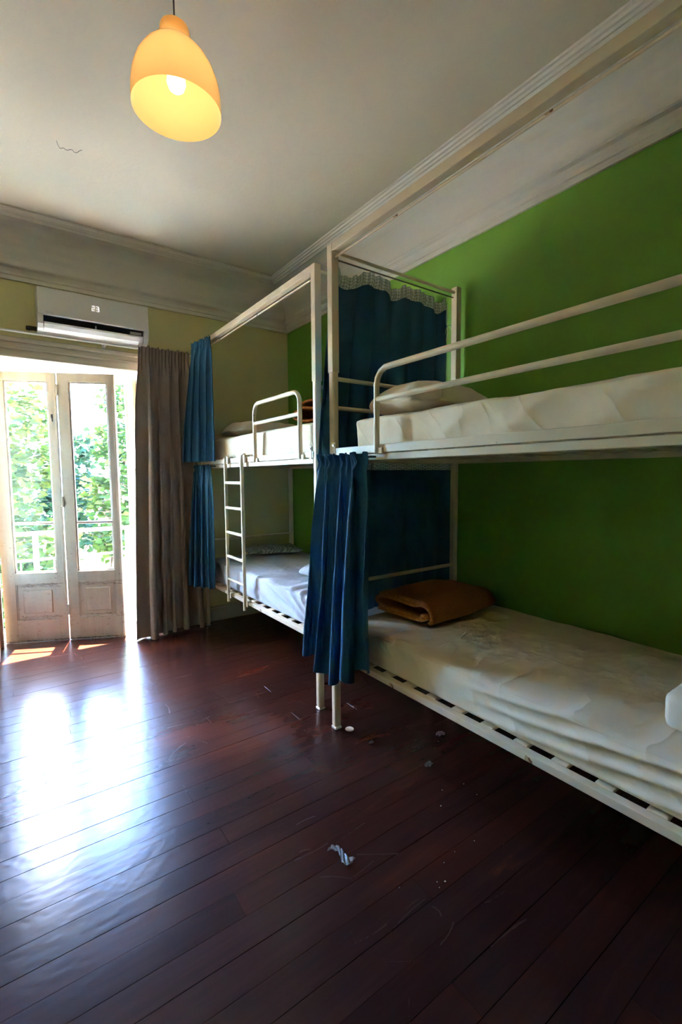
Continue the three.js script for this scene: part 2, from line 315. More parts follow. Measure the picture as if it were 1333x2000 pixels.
// floor: boards along the window wall, each its own piece over a dark sub-floor
{
  seed = 11;
  const floor = struct('floor', bx(XL - 0.1, 0.1, -0.25, -0.024, OUT, ZF + 0.1, 0), M.subfloor);
  const W = 0.1035, gap = 0.0007, bv = 0.0006;
  const board = (x0, x1, z0, z1, top) => {
    const y0 = -0.022, y1 = top - bv, lo = (x, z) => [x, y1, z], hi = (x, z) => [x, top, z], Q = [], q = (a, b, c, d) => Q.push(...a, ...b, ...c, ...a, ...c, ...d);
    const X0 = x0 + bv, X1 = x1 - bv, Z0 = z0 + bv, Z1 = z1 - bv, bt = (x, z) => [x, y0, z];
    q(hi(X0, Z0), hi(X0, Z1), hi(X1, Z1), hi(X1, Z0));
    const ring = [[x0, z0, X0, Z0], [x0, z1, X0, Z1], [x1, z1, X1, Z1], [x1, z0, X1, Z0]];
    ring.forEach((a, k) => { const b = ring[(k + 1) % 4]; q(lo(a[0], a[1]), lo(b[0], b[1]), hi(b[2], b[3]), hi(a[2], a[3])); q(bt(a[0], a[1]), bt(b[0], b[1]), lo(b[0], b[1]), lo(a[0], a[1])); });
    const g = new THREE.BufferGeometry(); g.setAttribute('position', new THREE.Float32BufferAttribute(Q, 3)); g.computeVertexNormals();
    const uv = new Float32Array(Q.length / 3 * 2); for (let i = 0; i < Q.length / 3; i++) { uv[i * 2] = Q[i * 3]; uv[i * 2 + 1] = Q[i * 3 + 2]; }
    g.setAttribute('uv', new THREE.BufferAttribute(uv, 2)); g.setAttribute('uv1', new THREE.BufferAttribute(uv.slice(), 2));
    return g;
  };
  for (let r = -6; ; r++) {
    let z0 = 0.023 + r * W, z1 = z0 + W; if (z0 > ZF) break;
    z0 = Math.max(z0, OUT + 0.03); z1 = Math.min(z1, ZF); if (z1 - z0 < 0.02) continue;
    let lim = z1 <= 0.024 ? [DX0 + 0.001, DX1 - 0.001] : [XL, 0], x = lim[0];
    while (x < lim[1] - 0.01) {
      let e = x + (x === lim[0] ? rr(0.9, 3.0) : rr(2.0, 3.4)); if (lim[1] - e < 0.6) e = lim[1];
      const m = new THREE.Mesh(board(x + gap / 2, e - gap / 2, z0 + gap / 2 + rr(0, 0.0008), z1 - gap / 2, rr(-0.0006, 0.0003)), woods[Math.floor(rr(0, woods.length))]);
      m.name = partName(floor, 'floorboard'); m.castShadow = m.receiveShadow = true; floor.add(m); x = e;
    }
  }
}
// the balcony doorway: lining, casing and two hinged leaves swung into the room
{
  seed = 23;
  const d = thing('door_1', null, null, [0, 0, 0]); d.userData.kind = 'structure';
  const yl = DTOP - 0.022;
  mesh('jamb', bx(DX0, DX0 + 0.022, -0.028, DTOP, OUT + 0.01, 0.002, 0.002), M.paintWood, d);
  mesh('jamb', bx(DX1 - 0.022, DX1, -0.028, DTOP, OUT + 0.01, 0.002, 0.002), M.paintWood, d);
  mesh('door_post', bx(DX0 + 0.01, -2.529, 0, yl, -0.5, -0.34, 0.006), S({ color: '#cfc4b2', map: leafPaint(31), roughness: 0.6 }), d);
  mesh('lintel', bx(DX0 + 0.022, DX1 - 0.022, yl, DTOP, OUT + 0.01, 0.002, 0.002), M.paintWood, d);
  mesh('door_stop', [bx(DX0 + 0.022, DX1 - 0.022, yl - 0.035, yl, -0.5, -0.47, 0.004), bx(DX0 + 0.022, DX0 + 0.04, 0, yl - 0.035, -0.5, -0.47, 0.004)], M.paintWood, d);
  mesh('threshold', bx(DX0 + 0.002, DX1 - 0.002, -0.028, 0.006, OUT - 0.02, OUT + 0.028, 0.004), M.concrete, d);
  const cas = (a) => [bx(DX0 - 0.115, DX1 + 0.115, DTOP - 0.02, DTOP + 0.125, 0, 0.016, 0.003), bx(DX0 - 0.125, DX1 + 0.125, DTOP + 0.095, DTOP + 0.13, 0, 0.036, 0.008), bx(DX0 - 0.12, DX1 + 0.12, DTOP + 0.04, DTOP + 0.062, 0, 0.026, 0.006), bx(DX0 - 0.1, DX1 + 0.1, DTOP - 0.02, DTOP - 0.002, 0, 0.022, 0.005)];
  mesh('casing', [...cas(), bx(DX0 - 0.115, DX0 + 0.004, 0, DTOP, 0, 0.018, 0.003), bx(DX1 - 0.004, DX1 + 0.115, 0, DTOP, 0, 0.018, 0.003)], M.paintWood, d);
  const leaf = (a, b, gl0, gl1, sheet, hinges, lock) => {
    const L = Math.hypot(b[0] - a[0], b[1] - a[1]), t = 0.036, H = 2.272, y0 = 0.003;
    const mat = S({ color: '#fffdf6', map: sheet, roughness: 0.5, bumpMap: T.plaster, bumpScale: 0.001 });
    const g0 = gl0, g1 = gl1, place = (o) => { o.position.set(a[0], 0, a[1]); o.rotation.y = -Math.atan2(b[1] - a[1], b[0] - a[0]); };
    const st = (x0, x1, ya, yb, r = 0.003) => bx(x0, x1, ya, yb, -t, 0, r);
    const lf = mesh('leaf', [st(0, g0, y0, H), st(g1, L, y0, H), st(g0 - 0.001, g1 + 0.001, 2.2, H), st(g0 - 0.001, g1 + 0.001, 0.5, 0.6), st(g0 - 0.001, g1 + 0.001, y0, 0.195),
      ...[[g0, g0 + 0.012, 0.6, 2.2], [g1 - 0.012, g1, 0.6, 2.2]].map(([p, q, u, v]) => bx(p, q, u, v, -0.026, -0.008, 0.004)), bx(g0, g1, 2.188, 2.2, -0.026, -0.008, 0.004), bx(g0, g1, 0.6, 0.612, -0.026, -0.008, 0.004)], mat, d);
    place(lf);
    mesh('glazing_bar', bx(g0, g1, 1.008, 1.03, -0.032, -0.006, 0.006), mat, lf);
    const pane = (u, v) => { const g = new THREE.PlaneGeometry(g1 - g0, v - u); g.translate((g0 + g1) / 2, (u + v) / 2, -0.018); mesh('pane', g, M.glass, lf); };
    pane(0.6, 1.012); pane(1.026, 2.2);
    const wd = g1 - g0;
    mesh('panel', [bx(g0 - 0.001, g1 + 0.001, 0.194, 0.501, -0.028, -0.014, 0.001), bx(g0 + 0.05, g1 - 0.05, 0.245, 0.45, -0.028, -0.006, 0.008), bx(g0, g1, 0.195, 0.203, -0.02, -0.006, 0.003), bx(g0, g1, 0.493, 0.5, -0.02, -0.006, 0.003), bx(g0, g0 + 0.008, 0.2, 0.5, -0.02, -0.006, 0.003), bx(g1 - 0.008, g1, 0.2, 0.5, -0.02, -0.006, 0.003)], mat, lf);
    for (const y of hinges) mesh('hinge', [tube([V(L + 0.006, y - 0.045, 0.004), V(L + 0.006, y + 0.045, 0.004)], 0.009, 1, 10), bx(L - 0.03, L + 0.004, y - 0.04, y + 0.04, -0.002, 0.003, 0.001)], mat, lf);
    if (lock) mesh('keyhole', [bx(L - 0.05, L - 0.036, 1.9, 1.93, -0.002, 0.0025, 0.001), tube([V(L - 0.043, 1.905, 0.002), V(L - 0.04, 1.87, 0.003)], 0.004, 1, 8)], M.dark, lf);
    mesh('bead', [bx(L - 0.02, L - 0.002, 0.02, 2.26, 0, 0.006, 0.003)], mat, lf);
    return lf;
  };
  leaf([-2.519, -0.4507], [-2.07, -0.236], 0.1, 0.428, leafPaint(5), [0.27, 1.2, 2.13], true);
  leaf([-2.063, -0.2335], [-1.66, -0.038], 0.086, 0.386, leafPaint(9), [], false);
  // a narrow panelled shutter folded flat against the right reveal
  const mat = S({ color: '#e4d2b4', map: leafPaint(15), roughness: 0.5 });
  const X = DX1 - 0.022, sh = mesh('shutter', [bx(X - 0.034, X - 0.004, 0.01, 2.262, -0.5, -0.44), bx(X - 0.034, X - 0.004, 0.01, 2.262, -0.2, -0.14), ...[[0.01, 0.15], [0.7, 0.78], [1.5, 1.58], [2.19, 2.262]].map(([u, v]) => bx(X - 0.034, X - 0.004, u, v, -0.441, -0.199))], mat, d);
  for (const [u, v] of [[0.15, 0.7], [0.78, 1.5], [1.58, 2.19]]) mesh('panel', bx(X - 0.022, X - 0.008, u, v, -0.442, -0.198), mat, sh);
  for (const y of [0.3, 1.1, 1.45, 1.86]) mesh('hinge', tube([V(X - 0.036, y - 0.03, -0.15), V(X - 0.036, y + 0.03, -0.15)], 0.008, 1, 10), mat, sh);
}

// ------------------------------------------------------------------ bunk beds
function makeBunk(label, x, z0, L, opt) {
  const o = thing('bunk_bed', label, 'bunk bed', [x, 0, z0]);
  const xr = -0.035 - x, P = 0.042, H = 2.585;                // rear outer face, post size; x runs from the front to the wall
  const post = (px, pz, low) => {
    const m = mesh('post', low ? bx(px, px + P, 0.012, low, pz, pz + P, 0.013) : [bx(px, px + P, 0.012, 1.965, pz, pz + P, 0.013), bx(px - 0.001, px + P + 0.001, 1.94, H, pz - 0.001, pz + P + 0.001, 0.004)], M.metal, o);
    mesh('foot', bx(px - 0.001, px + P + 0.001, 0, 0.016, pz - 0.001, pz + P + 0.001, 0.006), M.plastic, m);
    return m;
  };
  post(0, 0); post(0, L - P); post(xr - P, 0, opt.low); post(xr - P, L - P);
  for (const y of [0.417, 1.474]) {
    mesh('side_rail', bx(0.002, 0.036, y, y + 0.031, P, L - P, 0.004), M.metal, o);
    mesh('side_rail', bx(xr - 0.036, xr - 0.002, y, y + 0.031, P, L - P, 0.004), M.metal, o);
    for (const z of [0.004, L - 0.038]) mesh('end_rail', bx(P, xr - P, y, y + 0.031, z, z + 0.034, 0.004), M.metal, o);
    for (let k = 0, z = opt.slat0; z < L - 0.08; k++, z += 0.143) mesh('slat', bx(0.03, xr - 0.03, y + 0.024, y + 0.036, z, z + 0.055, 0.003), M.metal, o);
  }
  // upper side plate with its corner bracket and bolts
  mesh('rail_plate', bx(-0.004, 0.012, 1.508, 1.546, 0.03, L - 0.03, 0.003), M.metal, o);
  for (const z of [0.044, L - 0.07]) { const b = mesh('bracket', bx(-0.007, 0.002, 1.5, 1.575, z, z + 0.026, 0.003), M.metal, o); mesh('bolt', tube([V(-0.012, 1.56, z + 0.013), V(-0.004, 1.56, z + 0.013)], 0.007, 1, 8), M.steel, b); }
  // end bars between the posts, two above each mattress
  for (const z of [0.021, L - 0.021]) for (const y of opt.low && z < 1 ? [0.81, 1.76] : [0.81, 1.76, 1.912]) mesh('end_bar', tube([V(P - 0.005, y, z), V(xr - P + 0.005, y, z)], 0.0115, 1, 12), M.metal, o);
  // canopy: square bar along the front, thin rods across the ends, curtain rod under the bar
  mesh('canopy_bar', bx(0, P - 0.002, H - 0.041, H, P, L - P, 0.004), M.metal, o);
  for (const z of opt.low ? [L - 0.021] : [0.021, L - 0.021]) mesh('canopy_rod', tube([V(P - 0.005, 2.552, z), V(xr - P + 0.005, 2.552, z)], 0.009, 1, 10), M.metal, o);
  mesh('curtain_rod', [tube([V(0.026, 2.521, P), V(0.026, 2.521, L - P)], 0.0055, 1, 10)], M.metal, o);
  if (!opt.low) mesh('curtain_rod', [tube([V(P, 2.523, 0.012), V(xr - P, 2.523, 0.012)], 0.004, 1, 8)], M.steel, o);
  mesh('curtain_rod', [tube([V(-0.03, 1.49, P * 0.5), V(-0.03, 1.49, 0.39)], 0.005, 1, 8), tube([V(-0.03, 1.49, 0.385), V(0.006, 1.49, 0.385)], 0.005, 1, 8), tube([V(-0.03, 1.49, 0.02), V(0.006, 1.49, 0.02)], 0.005, 1, 8)], M.steel, o);
  // guard rail
  const [ga, gb, gy] = opt.guard, gx = -0.004 + 0.006;
  const gr = mesh('guard_rail', [tube([V(gx - 0.012, 1.505, ga), V(gx - 0.012, gy, ga), V(gx - 0.012, gy, gb), V(gx - 0.012, 1.505, gb)], 0.0135, 60, 12, 0.07)], M.metal, o);
  mesh('guard_bar', tube([V(gx - 0.012, gy - 0.135, ga), V(gx - 0.012, gy - 0.135, gb)], 0.0125, 1, 12), M.metal, o);
  for (const z of [ga, gb]) { const b = mesh('clamp', bx(-0.014, 0.004, 1.502, 1.53, z + 0.012, z + 0.04, 0.003), M.metal, gr); }
  return o;
}
const BX = -1.0339, BZ = 2.268, BL = 1.98, FX = -0.9886, FZ = 0.097;
makeBunk('near white metal bunk bed with long guard rail and orange blanket on its lower bed', BX, BZ, BL, { slat0: 0.546 - 0.143 * 3, guard: [0.408, 1.75, 1.884] });
const farBunk = makeBunk('far white metal bunk bed in the room corner with a ladder hooked on its side', FX, FZ, BL, { slat0: 0.12, low: 1.79, guard: [1.19, 1.815, 1.908] });
{ // ladder hooked over the far bunk's rail: lifts off, so a thing of its own
  const x = FX - 0.026, o = thing('bunk_ladder', 'white tubular ladder with five rungs hooked on the far bunk bed', 'ladder', [x, 0, 0.925]);
  for (const z of [-0.16, 0.16]) {
    const r = mesh('side_tube', tube([V(0, 0.385, z), V(0, 1.552, z), V(0.03, 1.566, z)], 0.0135, 40, 12, 0.012), M.metal, o);
    mesh('hook', [bx(0.008, 0.05, 1.548, 1.562, z + 0.014, z + 0.04, 0.003), bx(0.002, 0.014, 1.5, 1.56, z + 0.014, z + 0.04, 0.003)], M.metal, r);
    mesh('hook', [bx(0.008, 0.04, 0.452, 0.462, z + 0.014, z + 0.04, 0.003), bx(0.002, 0.014, 0.415, 0.462, z + 0.014, z + 0.04, 0.003)], M.metal, r);
  }
  for (const y of [1.353, 1.155, 0.957, 0.762, 0.575]) mesh('rung', tube([V(0, y, -0.15), V(0, y, 0.15)], y < 0.6 ? 0.009 : 0.012, 1, 12), M.metal, o);
}

// mattresses in fitted sheets: a rounded block; fold(p, n) pulls the cloth into pleats where the photograph has them
function makeMattress(label, mat, [x0, x1], [y0, y1], [z0, z1], folds, fold) {
  const w = x1 - x0, h = y1 - y0, d = z1 - z0, cx = (x0 + x1) / 2, cy = (y0 + y1) / 2, cz = (z0 + z1) / 2, o = thing('mattress', label, 'mattress', [cx, cy, cz]);
  const g = soft(w, h, d, Math.min(0.032, h * 0.3), [64, 24, 200], (p, n) => {
    const s = 0.008 * nz(p.x * 5, p.y * 8, p.z * 3 + folds) + 0.003 * nz(p.x * 16, p.y * 20, p.z * 11 + folds);
    if (n.y > -0.5) p.addScaledVector(n, s); else p.y = Math.max(p.y, -h / 2);
    if (n.y > 0.5) {
      const e = smooth(w / 2 - Math.abs(p.x), 0, 0.22) * smooth(d / 2 - Math.abs(p.z), 0, 0.22);
      p.y += 0.012 * (e - 0.6);
      const q = p.x * 0.9 + p.z * 0.35 + 0.12 * nz(p.x * 2.5, folds, p.z * 2);
      p.y += 0.004 * Math.pow(Math.abs(Math.sin(q * 17 + folds)), 6) * smooth(nz(p.x * 1.7, folds * 2, p.z * 1.3), 0, 0.4);
    }
    if (fold && n.y > -0.4) { const k = fold(p.x + cx, p.y + cy, p.z + cz, n); p.addScaledVector(n, k); }
  });
  mesh('sheet', planUV(g), mat, o, true);
  return o;
}
const ridge = (t) => Math.pow(0.5 + 0.5 * Math.sin(t), 2.2);
// long slack folds sliding down the front towards the near end
const slack = (x, y, z, n) => {
  const f = smooth(-x, 0.62, 0.95) * smooth(z, 2.95, 3.6), q = y - 0.10 * (z - 3.4) - 0.06 * (x + 1) + 0.02 * nz(z * 1.6, y * 4, 3);
  return f * (0.013 * ridge(q * 118 + 1.5 * nz(z * 1.1, 2, y * 3)) - 0.006);
};
// pulls fanning out from the bottom corner at the post
const fan = (x, y, z, n) => {
  const dz = 2.16 - z, dy = y - 0.36, r = Math.hypot(dz, dy), a = Math.atan2(dy, dz), f = smooth(-x, 0.55, 0.9) * smooth(r, 0.1, 0.25) * smooth(1.25 - r, 0, 0.6);
  return f * (0.017 * ridge(a * 40 + 1.6 * nz(r * 3, a * 3, 1)) - 0.006) + 0.012 * smooth(-x, 0.8, 0.95) * ridge((z + y * 1.2) * 16 + 1) * smooth(1.15 - z, 0, 0.5);
};
makeMattress('thick mattress in beige sheet on upper bed of near bunk', M.sheetWarm, [-0.99, -0.085], [1.512, 1.69], [2.44, 4.18], 3.3, (x, y, z, n) => (n.x < -0.5 ? 1 : 0.15) * smooth(-x, 0.8, 0.95) * 0.009 * (ridge((z * 0.9 - y * 1.5) * 22 + 2 * nz(z, y * 3, 1)) * smooth(nz(z * 1.5, 4, y), -0.2, 0.3)));
makeMattress('mattress in pale creased sheet on lower bed of near bunk, orange blanket on it', M.sheetWarm, [-1.002, -0.085], [0.454, 0.63], [2.345, 4.18], 8.1, slack);
makeMattress('mattress in cream sheet on upper bed of far bunk behind short guard rail', M.sheetWarm, [-0.955, -0.085], [1.512, 1.73], [0.29, 2.02], 14.7);
makeMattress('mattress in bluish white sheet on lower bed of far bunk behind ladder', M.sheetCool, [-0.952, -0.085], [0.454, 0.66], [0.19, 2.02], 20.2, fan);

function makePillow(name, label, category, mat, [x, y, z], [w, h, d], ry, s, sq = 2.6) {
  const o = thing(name, label, category, [x, y, z]);
  const g = soft(w, h, d, h * 0.48, [26, 8, 26], (p, n) => {
    const u = p.x / (w / 2), v = p.z / (d / 2), e = (1 - Math.pow(Math.abs(u), sq)) * (1 - Math.pow(Math.abs(v), sq));
    p.y *= lerp(0.22, 1.0, Math.pow(clamp(e, 0, 1), 0.42));
    if (p.y < 0) p.y *= 0.4;
    const pin = 1 + 0.06 * Math.abs(u * v) - 0.05 * (1 - Math.abs(u)) * Math.abs(v) - 0.05 * (1 - Math.abs(v)) * Math.abs(u);
    p.x *= pin; p.z *= pin;
    p.y += 0.014 * nz(p.x * 7 + s, p.z * 7, s) + 0.007 * nz(p.x * 18, p.z * 15 + s, 3);
  });
  const m = mesh('cover', planUV(g), mat, o, true);
  o.rotation.y = ry;
  return o;
}
makePillow('pillow', 'puffy cream pillow at the curtain end of the near upper bed', 'pillow', M.pillow, [-0.6, 1.752, 2.61], [0.64, 0.235, 0.4], 0.05, 3);
makePillow('pillow', 'cream pillow on the upper bed of the far bunk beside blue curtain', 'pillow', M.pillow, [-0.54, 1.785, 0.52], [0.68, 0.2, 0.42], 0.1, 9);
makePillow('pillow', 'flat grey speckled pillow in the corner of the far lower bed', 'pillow', M.pillowGrey, [-0.4, 0.695, 0.36], [0.5, 0.09, 0.34], -0.25, 15);
makePillow('pillow', 'white pillow half hidden behind the white post on the far lower bed', 'pillow', M.sheetCool, [-0.5, 0.712, 1.66], [0.5, 0.15, 0.46], 0.15, 21);
{ // a foam cushion with square edges
  const o = thing('cushion', 'cream boxy foam cushion cut by the right edge on the near lower bed', 'cushion', [-0.58, 0.7, 4.0]);
  mesh('cover', planUV(soft(0.6, 0.115, 0.4, 0.03, [24, 8, 20], (p, n) => p.addScaledVector(n, 0.006 * nz(p.x * 8, p.y * 9, p.z * 8)))), M.pillow, o, true);
}

// folded wool blankets: one sheet wound back on itself, seen from its edge
function makeBlanket(label, path, width, t, pos, ry, s) {
  const o = thing('folded_blanket', label, 'blanket', pos);
  const c = new THREE.CatmullRomCurve3(path.map(([z, y]) => V(0, y, z)), false, 'centripetal');
  const g = grid(120, 40, (u, v) => {
    const p = c.getPoint(u), q = v - 0.5, edge = 1 - 0.05 * Math.pow(Math.abs(q * 2), 4);
    return V(q * width + 0.012 * nz(u * 9, s, 1), p.y * (0.94 + 0.06 * edge) + 0.006 * nz(q * 4, u * 7, s) * Math.min(1, p.y * 20) - 0.02 * smooth(q, 0.3, 0.5) * smooth(p.y, 0.03, 0.1), p.z * edge + 0.012 * nz(q * 3, u * 2, s + 4));
  }, t);
  mesh('wool', g, M.wool, o, true);
  o.rotation.y = ry;
  return o;
}
makeBlanket('folded orange wool blanket lying on lower bed of near bunk',
  [[-0.19, 0.018], [0, 0.016], [0.15, 0.018], [0.185, 0.032], [0.18, 0.052], [0.145, 0.05], [0.135, 0.034], [0.10, 0.034], [-0.02, 0.044], [-0.15, 0.05], [-0.19, 0.062], [-0.165, 0.075], [-0.03, 0.078], [0.09, 0.072], [0.16, 0.082], [0.2, 0.06], [0.21, 0.035], [0.195, 0.02], [0.215, 0.014], [0.232, 0.04], [0.22, 0.08], [0.17, 0.104], [0.05, 0.104], [-0.1, 0.108], [-0.17, 0.1]].map(([z, y]) => [z * 0.98, y * 1.2 + 0.008]), 0.56, 0.018, [-0.5, 0.632, 2.535], 0.08, 5);
makeBlanket('crumpled orange blanket on the upper bed of the far bunk by the wall',
  [[-0.16, 0.02], [0.1, 0.018], [0.17, 0.04], [0.12, 0.066], [-0.1, 0.06], [-0.17, 0.085], [-0.1, 0.12], [0.04, 0.112], [0.13, 0.14], [0.06, 0.17], [-0.08, 0.16], [-0.14, 0.13]].map(([z, y]) => [z, y * 1.35]), 0.42, 0.016, [-0.4, 1.738, 1.3], 0.5, 12);

// ------------------------------------------------------------------ curtains
// top and bottom runs are [x, z] from the left to the right end; pleats grow downwards, the header is gathered tight
function drape(o) {
  const { a0, a1, b0, b1, yt, yb, n, amp0, amp1, s, side = 1, hem = () => 0, bulge = 0, top = () => 0 } = o;
  return (u, v) => {
    const e = smooth(v, 0, 1), k = v < 0.06 ? 0.35 + 0.65 * Math.abs(v - 0.035) / 0.035 : 1;
    const ax = lerp(a0[0], a1[0], u), az = lerp(a0[1], a1[1], u), cx = lerp(b0[0], b1[0], u), cz = lerp(b0[1], b1[1], u);
    const w = Math.pow(v, 0.8), x = lerp(ax, cx, w), z = lerp(az, cz, w);
    let dx = lerp(a1[0] - a0[0], b1[0] - b0[0], w), dz = lerp(a1[1] - a0[1], b1[1] - b0[1], w); const L = Math.hypot(dx, dz) || 1; dx /= L; dz /= L;
    const nx = dz * side, nzz = -dx * side;
    const ph = u * n * Math.PI * 2 + 1.1 * nz(u * 4 + s, v * 0.9, s) * 2 + s;
    const amp = lerp(amp0, amp1, Math.pow(v, 0.6)) * (0.7 + 0.6 * nz(u * n * 0.6 + s * 3, 2, s));
    let f = (0.5 + 0.5 * Math.sin(ph)) * amp * Math.min(1, k) + (v < 0.1 ? (1 - v / 0.1) * 0.35 * amp0 * (1 + Math.sin(u * n * 3.1 * Math.PI * 2 + s)) : 0);
    f += bulge * Math.sin(Math.PI * Math.min(1, v * 1.1)) * Math.sin(Math.PI * u) + 0.006 * nz(u * 9, v * 5, s);
    const sh = 0.45 * amp * Math.cos(ph) * smooth(v, 0.03, 0.2);
    return V(x + nx * f + dx * sh, lerp(yt, yb, v) + (1 - v) * top(u) + hem(u) * Math.pow(v, 2) + (v < 0.04 ? (1 - v / 0.04) * 0.006 * Math.sin(u * n * 13 + s) : 0), z + nzz * f + dz * sh);
  };
}
function curtain(name, label, mat, o, nu, nv, band) {
  const c = thing(name, label, 'curtain'), f = drape(o);
  if (band) { mesh('header_band', grid(nu, Math.max(4, Math.round(nv * 0.16)), (u, v) => f(u, v * band), 0.0025), M.check, c, true); mesh('cloth', grid(nu, nv, (u, v) => f(u, band + v * (1 - band)), 0.0025), mat, c, true); }
  else mesh('cloth', grid(nu, nv, f, 0.003), mat, c, true);
  return c;
}
const pullTop = (pts) => (u) => { for (let k = 0; k + 1 < pts.length; k++) if (u <= pts[k + 1][0]) { const t = (u - pts[k][0]) / (pts[k + 1][0] - pts[k][0]); return lerp(pts[k][1], pts[k + 1][1], t * t * (3 - 2 * t)); } return pts[pts.length - 1][1]; };
curtain('window_curtain', 'long greyish brown curtain gathered beside the balcony door reaching the floor', M.brown, { a0: [-1.49, 0.1], a1: [-1.07, 0.1], b0: [-1.565, 0.115], b1: [-1.065, 0.07], yt: 2.498, yb: 0.006, n: 5, amp0: 0.035, amp1: 0.15, s: 2.3, side: -1, hem: (u) => 0.02 * u }, 260, 70);
curtain('bunk_curtain', 'dark blue curtain gathered at the top corner of far upper bunk', M.blue, { a0: [-1.06, 0.205], a1: [-1.02, 0.54], b0: [-1.15, 0.2], b1: [-1.02, 0.565], yt: 2.552, yb: 1.53, n: 4, amp0: 0.022, amp1: 0.075, s: 6.1, side: -1 }, 160, 50);
curtain('bunk_curtain', 'dark blue curtain gathered below the far upper bed beside brown curtain', M.blue, { a0: [-1.076, 0.215], a1: [-1.034, 0.52], b0: [-1.12, 0.205], b1: [-1.03, 0.52], yt: 1.5, yb: 0.44, n: 4, amp0: 0.02, amp1: 0.07, s: 11.4, side: -1 }, 160, 50);
const front = curtain('bunk_curtain', 'blue curtain bunched over the front posts where the two bunks meet', M.blue, { a0: [-1.082, 2.27], a1: [-1.082, 2.665], b0: [-1.085, 2.1], b1: [-1.065, 2.65], yt: 1.507, yb: 0.36, n: 4.2, amp0: 0.04, amp1: 0.12, s: 17.2, side: -1, hem: (u) => 0.05 * Math.sin(u * 7 + 0.6) + 0.07 * u * u }, 220, 60);
mesh('header_lining', grid(10, 10, (u, v) => V(-1.068 - 0.03 * u * (1 - v), lerp(1.5, 1.425, v) - 0.02 * u, lerp(2.265, 2.215, v) + 0.055 * u * (1 - v * 0.9)), 0.002), M.check, front, true);
const endTop = curtain('bunk_curtain', 'blue curtain with checked header band across the end of near upper bunk', M.blue, { a0: [-0.985, 2.266], a1: [-0.125, 2.266], b0: [-1.1, 2.262], b1: [-0.11, 2.262], yt: 2.5, yb: 1.508, n: 7, amp0: 0.016, amp1: 0.055, s: 23.7, side: 1, top: pullTop([[0, 0.015], [0.1, -0.035], [0.3, 0.03], [0.42, 0.02], [0.5, -0.02], [0.62, 0.02], [0.8, 0.012], [0.93, -0.02], [1, 0.012]]) }, 200, 50, 0.07);
mesh('drawstring', [tube([V(-0.14, 2.47, 2.288), V(-0.145, 2.36, 2.292), V(-0.138, 2.3, 2.29), V(-0.15, 2.24, 2.292)], 0.0016, 24, 5, 0), tube([V(-0.14, 2.47, 2.29), V(-0.15, 2.34, 2.293), V(-0.11, 2.31, 2.292), V(-0.115, 2.345, 2.292), V(-0.15, 2.32, 2.292), V(-0.16, 2.28, 2.292)], 0.0014, 30, 5, 0)], M.cord, endTop);
curtain('bunk_curtain', 'dark curtain with checked header across the end of near lower bunk', M.blue, { a0: [-0.99, 2.264], a1: [-0.03, 2.25], b0: [-0.99, 2.262], b1: [-0.03, 2.25], yt: 1.5, yb: 0.62, n: 7, amp0: 0.01, amp1: 0.024, s: 31.9, side: 1 }, 200, 40, 0.075);
{ // rod of the brown curtain, on two brackets
  const o = thing('curtain_pole', 'thin white curtain rod over the balcony door below the air conditioner', 'curtain rod', [0, 0, 0]);
  mesh('rod', tube([V(-3.3, 2.482, 0.08), V(-0.93, 2.487, 0.08)], 0.009, 1, 12), M.plastic, o);
  for (const x of [-3.2, -1.735, -0.95]) mesh('bracket', [bx(x - 0.008, x + 0.008, 2.468, 2.478, 0, 0.085, 0.002), bx(x - 0.012, x + 0.012, 2.43, 2.5, 0, 0.006, 0.002)], M.plastic, o);
}

